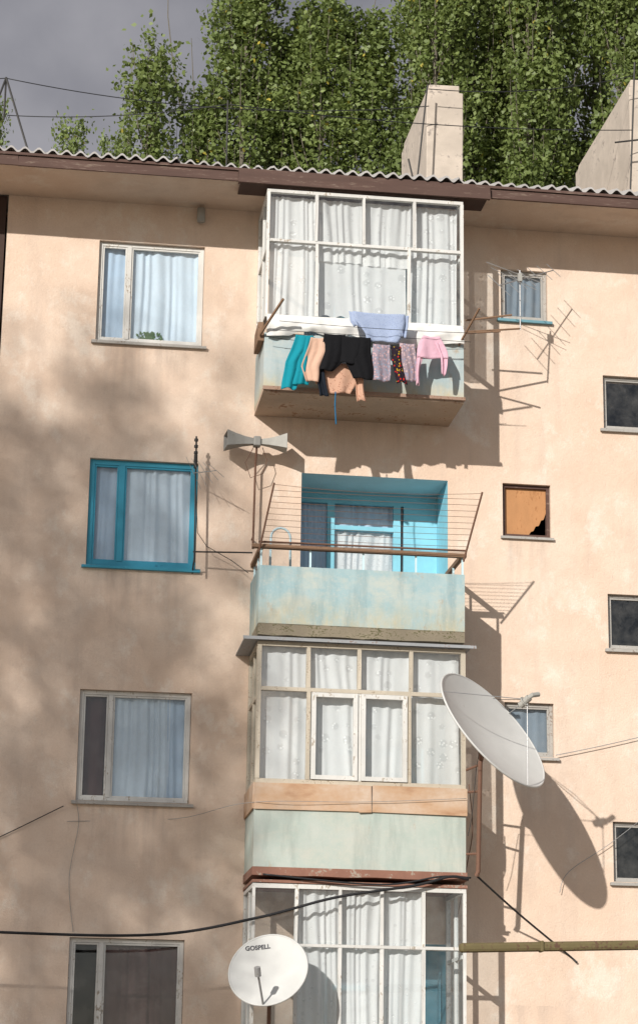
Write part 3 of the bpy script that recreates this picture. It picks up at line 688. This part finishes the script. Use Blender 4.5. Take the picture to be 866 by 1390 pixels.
a2=empty("television_aerial",(1.5,-.9,9.9)); meta(a2,"spiky television aerial with crossed rods beside the small window","aerial")
q=G(); A=Vector((1.62,-1.05,10.05)); B=Vector((2.42,-.55,10.50))
q.tube([A,B],.008,6)
for i in range(7):
    t=i/6; p=A.lerp(B,t); L=.20-.012*i
    q.tube([p+Vector((-.75,.35,.9)).normalized()*L,p-Vector((-.75,.35,.9)).normalized()*L],.004,5)
p=A.lerp(B,.38)
q.tube([p+Vector((-.42,.0,.20)),p+Vector((.25,0,-.02))],.005,5); q.tube([p+Vector((-.36,0,.13)),p+Vector((.2,0,-.12))],.004,5)
q.tube([p+Vector((0,0,.12)),p+Vector((.02,.1,-.62))],.009,6)
q.make("rod",M['alu'],a2)
q=G(); q.tube([p+Vector((-.1,.02,-.46)),p+Vector((-.65,.15,-.52))],.012,6); q.tube([p+Vector((.02,.1,-.6)),Vector((1.25,-.85,9.5))],.012,6); q.make("bracket",M['wood'],a2)
q=G(); q.box(p.x-.03,p.x+.02,p.y-.03,p.y+.02,p.z-.03,p.z+.07); q.make("junction_box",M['horn'],a2)

def wire(name,pts,r,sag,label,cat="wire",mat=None,n=24,group=None):
    q=G(); P=[Vector(p) for p in pts]
    out=[]
    for i in range(len(P)-1):
        k=n if len(P)==2 else 8
        for j in range(k+(1 if i==len(P)-2 else 0)):
            s=j/k
            if len(P)==2: out.append(P[i].lerp(P[i+1],s)+Vector((0,0,-sag*4*s*(1-s))))
            else:
                p0=P[max(i-1,0)];p1=P[i];p2=P[i+1];p3=P[min(i+2,len(P)-1)]
                out.append(.5*((2*p1)+(p2-p0)*s+(2*p0-5*p1+4*p2-p3)*s*s+(3*p1-p0-3*p2+p3)*s**3))
    q.tube(out,r,6); o=q.make(name,mat or M['cable'],None,True); meta(o,label,cat,group); return o
def mast(pts_list,r,label):
    q=G()
    for p in pts_list: q.tube(p,r,6)
    o=q.make("roof_mast",M['dark']); meta(o,label,"mast"); return o
mast([[(-4.42,.3,12.98),(-4.08,0.1,11.85)],[(-4.42,.3,12.98),(-4.72,.1,11.8)],[(-4.42,.3,12.98),(-4.42,.3,12.4)]],.014,"splayed metal wire mast standing on the roof edge")
mast([[(-1.70,-.85,11.35),(-1.70,-.8,12.35)]],.011,"thin vertical rod standing on the roof edge")
mast([[(.90,.6,11.95),(1.08,.75,13.55)],[(.90,.6,11.95),(.80,.6,12.4)]],.012,"leaning steel rod against the chimney stack")
mast([[(3.78,.7,11.95),(3.90,.7,14.1)],[(3.6,.7,12.9),(4.1,.7,13.0)]],.012,"steel rod with crossbar beside the wide chimney")
rg="aerial wires strung over the roof"
wire("aerial_wire",[(-4.42,.3,12.97),(1.10,.75,13.25)],.006,.22,"thin wire strung over the roof to the chimney",group=rg)
wire("aerial_wire",[(-4.38,.28,12.45),(-1.70,-.8,12.30)],.006,.08,"thin wire strung between roof masts",group=rg)
wire("aerial_wire",[(-1.70,-.8,12.30),(3.85,.7,13.1)],.006,.10,"thin wire strung between roof masts",group=rg)
wire("aerial_wire",[(1.10,.75,13.50),(3.88,.7,13.9)],.006,.12,"thin wire strung between the chimneys",group=rg)
wire("aerial_wire",[(-4.9,.3,12.9),(-4.42,.3,12.97)],.006,0,"thin wire running off the roof mast",group=rg)
wire("power_cable",[(-6,-1.0,2.24),(-3.9,-1.0,2.19),(-2.25,-1.0,2.21),(-1.15,-1.02,2.42),(-.3,-1.04,2.66),(.6,-1.04,2.82),(1.0,-1.03,2.93),(1.22,-.99,2.91)],.017,0,"thick black power cable sagging in front of the balcony","cable")
wire("power_cable",[(-1.1,-1.0,2.90),(.2,-1.02,2.82),(.9,-1.02,2.93),(1.25,-.98,2.93)],.011,0,"thinner black cable draped along the balcony edge","cable")
wire("power_cable",[(1.33,-.96,2.95),(1.9,-.5,2.6),(2.55,-.04,2.22),(2.7,-.03,2.1)],.012,0,"black cable running down from balcony to wall","cable")
wire("wall_cable",[(-4.2,-.03,3.25),(-3.9,-.03,3.40),(-3.30,-.05,3.72)],.006,0,"thin cable along the wall to the window","cable")
wire("wall_cable",[(-3.25,-.02,3.55),(-2.0,-.03,3.62),(-1.25,-.95,3.70),(0,-1.0,3.74),(1.2,-1.0,3.82)],.003,0,"thin wire strung under window and balcony glazing","cable",M['steel'])
wire("wall_cable",[(2.48,-.05,4.52),(4.2,-.05,4.98)],.005,.02,"thin cable running from small window along the wall","cable",M['steel'])
wire("wall_cable",[(4.2,-.05,4.35),(3.2,-.05,3.55),(2.62,-.05,3.15),(2.5,-.05,2.9)],.004,0,"thin cable drooping down the wall","cable",M['steel'])
wire("wall_cable",[(-3.15,-.02,3.75),(-3.12,-.02,3.5),(-3.20,-.02,2.9),(-3.13,-.02,2.3)],.003,0,"thin cable hanging down the wall","cable",M['steel'])
wire("wall_cable",[(1.25,-.9,4.0),(1.31,-.8,3.5),(1.30,-.5,3.1),(1.26,-.2,2.6)],.006,0,"looped cable beside the dish pole","cable",M['rust'])

gp=empty("gas_pipe",(3.1,-4,GZ)); meta(gp,"rusty olive overhead gas pipe on a post","pipe")
q=G(); q.box(.50,6.0,-4.06,-3.95,1.845,1.935,.004)
for v in range(len(q.v)): x,y,z=q.v[v]; q.v[v]=(x,y,z+(x-.5)*.04)
bevel(q.make("pipe_run",M['pipe'],gp),.03)
q=G(); q.box(1.30,1.34,-4.07,-3.945,1.868,1.978); bevel(q.make("clamp",M['pipe'],gp),.015)
q=G(); q.tube([(3.1,-4.0,GZ),(3.1,-4.0,1.95)],.045,10); q.make("support_post",M['pipe'],gp)
q=G(); q.tube([(5.6,-4.0,GZ),(5.6,-4.0,2.05)],.045,10); q.make("support_post",M['pipe'],gp)

# ---------------------------------------------------------------- poplars
def poplar_meshes(height,rad,base,nbr,leaves_per,leaf,seed,topbare=0,spread=1.0,loose=.10,br=.013):
    r=np.random.default_rng(seed); tr=G()
    pts=[];rs=[]
    for i in range(13):
        t=i/12; pts.append((.12*math.sin(t*5+seed),.10*math.cos(t*4+seed),height*t)); rs.append(.15*(1-t)**.8+.008)
    tr.tube(pts,rs,8)
    P=[];T=[]
    def trunk(z):
        t=z/height; return np.array([.12*math.sin(t*5+seed),.10*math.cos(t*4+seed),z])
    for b in range(nbr):
        z=base+(height-base)*(b/nbr)**.9*.97; t=(z-base)/(height-base)
        R=rad*(.55+.6*math.sin(math.pi*min(1,(1-t)*.9+.1)))*r.uniform(.5,1.2)*spread
        L=min(r.uniform(1.8,3.2),(height-z)*.95+.5); a=r.uniform(0,2*math.pi)
        p0=trunk(z); d=np.array([math.cos(a),math.sin(a),0])
        ctl=[p0+d*R*(1-(1-s)**2.4)+np.array([0,0,L*s]) for s in (0,.25,.5,.75,1)]
        tr.tube([tuple(c) for c in ctl],[br,br*.8,br*.6,br*.4,br*.2],5,caps=False)
        if r.random()<topbare*t: continue
        m=int(leaves_per*r.uniform(.6,1.25)); C=np.array(ctl)
        k=r.integers(5,8); cl_=r.uniform(.08,1,k); cw_=r.uniform(.5,1.5,k); pi=r.integers(0,k,m); pick=cl_[pi]
        s2=np.clip(pick+r.normal(0,.05,m),0,1)*3.999; i=s2.astype(int); f=(s2-i)[:,None]
        q2=C[i]*(1-f)+C[i+1]*f
        off=r.normal(0,1,(k,3))*np.array([.09,.09,.05])
        q=q2+off[pi]+r.normal(0,1,(m,3))*np.array([loose,loose,loose*1.3])*cw_[pi][:,None]
        P.append(q); T.append(np.clip(r.random(m)*.6+.4*r.random(k)[pi],0,1)*.98+(r.random(m)<.012)*.5)
    P=np.concatenate(P); T=np.clip(np.concatenate(T),0,1); n=len(P)
    u=r.normal(0,1,(n,3)); u/=np.linalg.norm(u,axis=1)[:,None]; w=np.cross(u,r.normal(0,1,(n,3))); w/=np.linalg.norm(w,axis=1)[:,None]
    sz=(leaf*r.uniform(.6,1.2,n))[:,None]
    V=np.stack([P-u*sz,P+w*sz*.75-u*sz*.2,P+u*sz,P-w*sz*.75-u*sz*.2],1).reshape(-1,3)
    me=bpy.data.meshes.new("crown"); me.vertices.add(4*n); me.vertices.foreach_set('co',V.ravel()); me.loops.add(4*n); me.loops.foreach_set('vertex_index',np.arange(4*n,dtype=np.int32))
    me.polygons.add(n); me.polygons.foreach_set('loop_start',np.arange(0,4*n,4,dtype=np.int32)); me.update(calc_edges=True)
    at=me.attributes.new('tint','FLOAT','FACE'); at.data.foreach_set('value',T.astype(np.float32))
    tm=bpy.data.meshes.new("trunk"); tm.from_pydata(tr.v,[],tr.f); tm.materials.append(M['bark']); tm.update()
    return tm,me
tg="poplar trees standing around the apartment block"
def place(meshes,x,y,rot,sc,label):
    e=link(bpy.data.objects.new("poplar_tree",None)); e.location=(x,y,GZ); e.rotation_euler=(0,0,rot); e.scale=(sc[0],sc[0],sc[1])
    meta(e,label,"tree",tg)
    for nm,me in zip(("trunk","crown"),meshes):
        o=link(bpy.data.objects.new(nm,me)); o.parent=e
A_=poplar_meshes(22,.52,11.0,66,440,.048,3,.05); B_=poplar_meshes(22,.46,11.0,60,430,.048,11,.12); C_=poplar_meshes(22,.56,11.0,70,440,.048,23,.0)
S_=poplar_meshes(18.6,.40,11.0,36,210,.048,31,.1,.8)
for mm in (A_,B_,C_,S_): mm[1].materials.append(M['leaf'])
lab="tall columnar poplar with dense green leaves behind the roof"
for i,(x,y,zt,mm) in enumerate([
    (-.70,8.5,18.8,A_),(.05,9.1,18.2,B_),(.75,8.6,18.5,B_),(1.50,8.9,18.4,A_),(2.50,8.3,20.8,A_),(3.35,9.0,21.2,C_),(4.2,8.2,21.0,B_),(5.0,9.1,22,C_),(5.85,8.5,21.5,A_),(6.7,9.2,22,C_),
    (2.9,10.4,20.4,C_),(4.6,10.8,22,A_),(6.2,11.0,22,B_),(7.5,8.8,22,C_),(.4,10.4,17.6,A_)]):
    h=zt-GZ; place(mm,x,y,i*1.3,(1.0,h/22),lab)
for i,(x,y,zt,s) in enumerate([(-2.15,8.5,17.25,1.0),(-1.50,8.8,16.9,1.0),(-3.3,9.5,16.3,.7),(-4.75,8.5,16.1,.55),(-2.75,9.2,16.0,.55)]):
    place(S_,x,y,i*2.1+.4,(s,(zt-GZ)/18.6),"slender poplar with thin leafy top behind the roof")
D_=poplar_meshes(22,1.05,6.5,64,66,.085,41,.1,1.3,.22,.03); D_[1].materials.append(M['leaf'])
for i,(wx,d,wz_) in enumerate([(-4.7,24,8.9),(-3.4,22,8.0),(-2.25,25,9.3),(-3.0,28,6.6),(-1.7,23,5.0)]):
    x=wx-.679*d; zt=wz_+.509*d
    place(D_,x,-d,i*1.9,(1.0,(zt-GZ)/22),"tall poplar standing in front of the block")
def baretree(x,y,h,seed):
    e=empty("bare_tree",(x,y,GZ)); meta(e,"leafless upright branches rising above the poplars","tree",tg)
    r=random.Random(seed); q=G(); q.tube([(x,y,GZ),(x+.05,y,8),(x,y+.1,h*.7)],[.16,.1,.06],8)
    q.make("trunk",M['bark'],e); q=G()
    for i in range(18):
        z=h*.5+i*.36; a=r.uniform(0,6.28); R=r.uniform(.3,.9); L=r.uniform(3,5)
        q.tube([(x+R*math.cos(a)*s**.7+.05*math.sin(s*9+i),y+R*math.sin(a)*s**.7,z+L*s) for s in (0,.2,.4,.6,.8,1)],[.026,.022,.018,.013,.009,.005],5,caps=False)
    q.make("branch",M['bark'],e)
baretree(-1.2,10.2,18.5,1); baretree(.4,10.6,18.5,2); baretree(1.2,10.4,18.5,3)

# ---------------------------------------------------------------- light, world, camera
sun=bpy.data.lights.new("sun","SUN"); sun.energy=5.0; sun.angle=math.radians(.6); sun.color=(1,.955,.89)
so=link(bpy.data.objects.new("sun",sun)); so.rotation_euler=(-SUN).to_track_quat('Z','Y').to_euler()
w=bpy.data.worlds.new("World"); scene.world=w; w.use_nodes=True; nt=w.node_tree; nt.nodes.clear()
N=lambda k:nt.nodes.new(k); Lk=nt.links.new
out=N('ShaderNodeOutputWorld'); bg=N('ShaderNodeBackground'); bg.inputs[1].default_value=.1
sky=N('ShaderNodeTexSky'); sky.sky_type='NISHITA'; sky.sun_disc=False; sky.sun_elevation=math.asin(-SUN.z)
sky.sun_rotation=math.atan2(-SUN.x,-SUN.y)
tc=N('ShaderNodeTexCoord'); sp=N('ShaderNodeSeparateXYZ'); Lk(tc.outputs['Generated'],sp.inputs[0])
nz=N('ShaderNodeTexNoise'); nz.inputs['Scale'].default_value=7; nz.inputs['Detail'].default_value=6; Lk(tc.outputs['Generated'],nz.inputs['Vector'])
r1=N('ShaderNodeValToRGB'); r1.color_ramp.elements[0].color=(1.7,1.75,2.1,1); r1.color_ramp.elements[1].color=(3.7,3.65,3.95,1); r1.color_ramp.elements[0].position=.36; r1.color_ramp.elements[1].position=.68; Lk(nz.outputs['Fac'],r1.inputs[0])
mr=N('ShaderNodeMapRange'); mr.inputs['From Min'].default_value=.0; mr.inputs['From Max'].default_value=.6; Lk(sp.outputs['Y'],mr.inputs[0])
mf=N('ShaderNodeMix'); mf.data_type='RGBA'; mf.inputs[0].default_value=.6; Lk(sky.outputs[0],mf.inputs[6]); mf.inputs[7].default_value=(5.3,5.3,5.6,1)
mx=N('ShaderNodeMix'); mx.data_type='RGBA'; Lk(mr.outputs[0],mx.inputs[0]); Lk(mf.outputs[2],mx.inputs[6]); Lk(r1.outputs[0],mx.inputs[7])
Lk(mx.outputs[2],bg.inputs[0]); Lk(bg.outputs[0],out.inputs[0])

cd=bpy.data.cameras.new("camera"); cam=link(bpy.data.objects.new("camera",cd)); scene.camera=cam
yaw,pitch,roll=.13632,.27587,.01389
f=Vector((math.sin(yaw)*math.cos(pitch),math.cos(yaw)*math.cos(pitch),math.sin(pitch)))
r=Vector((math.cos(yaw),-math.sin(yaw),0)); u=r.cross(f); c_,s_=math.cos(roll),math.sin(roll)
r,u=r*c_+u*s_,-r*s_+u*c_
mw=Matrix(((r.x,u.x,-f.x,-3.93815),(r.y,u.y,-f.y,-25.85628),(r.z,u.z,-f.z,0),(0,0,0,1))); cam.matrix_world=mw
cd.sensor_fit='VERTICAL'; cd.sensor_height=24; cd.lens=3044.1/1390*24; cd.clip_end=2000; cd.clip_start=.1
scene.view_settings.view_transform='Standard'; scene.view_settings.look='None'; scene.view_settings.exposure=0
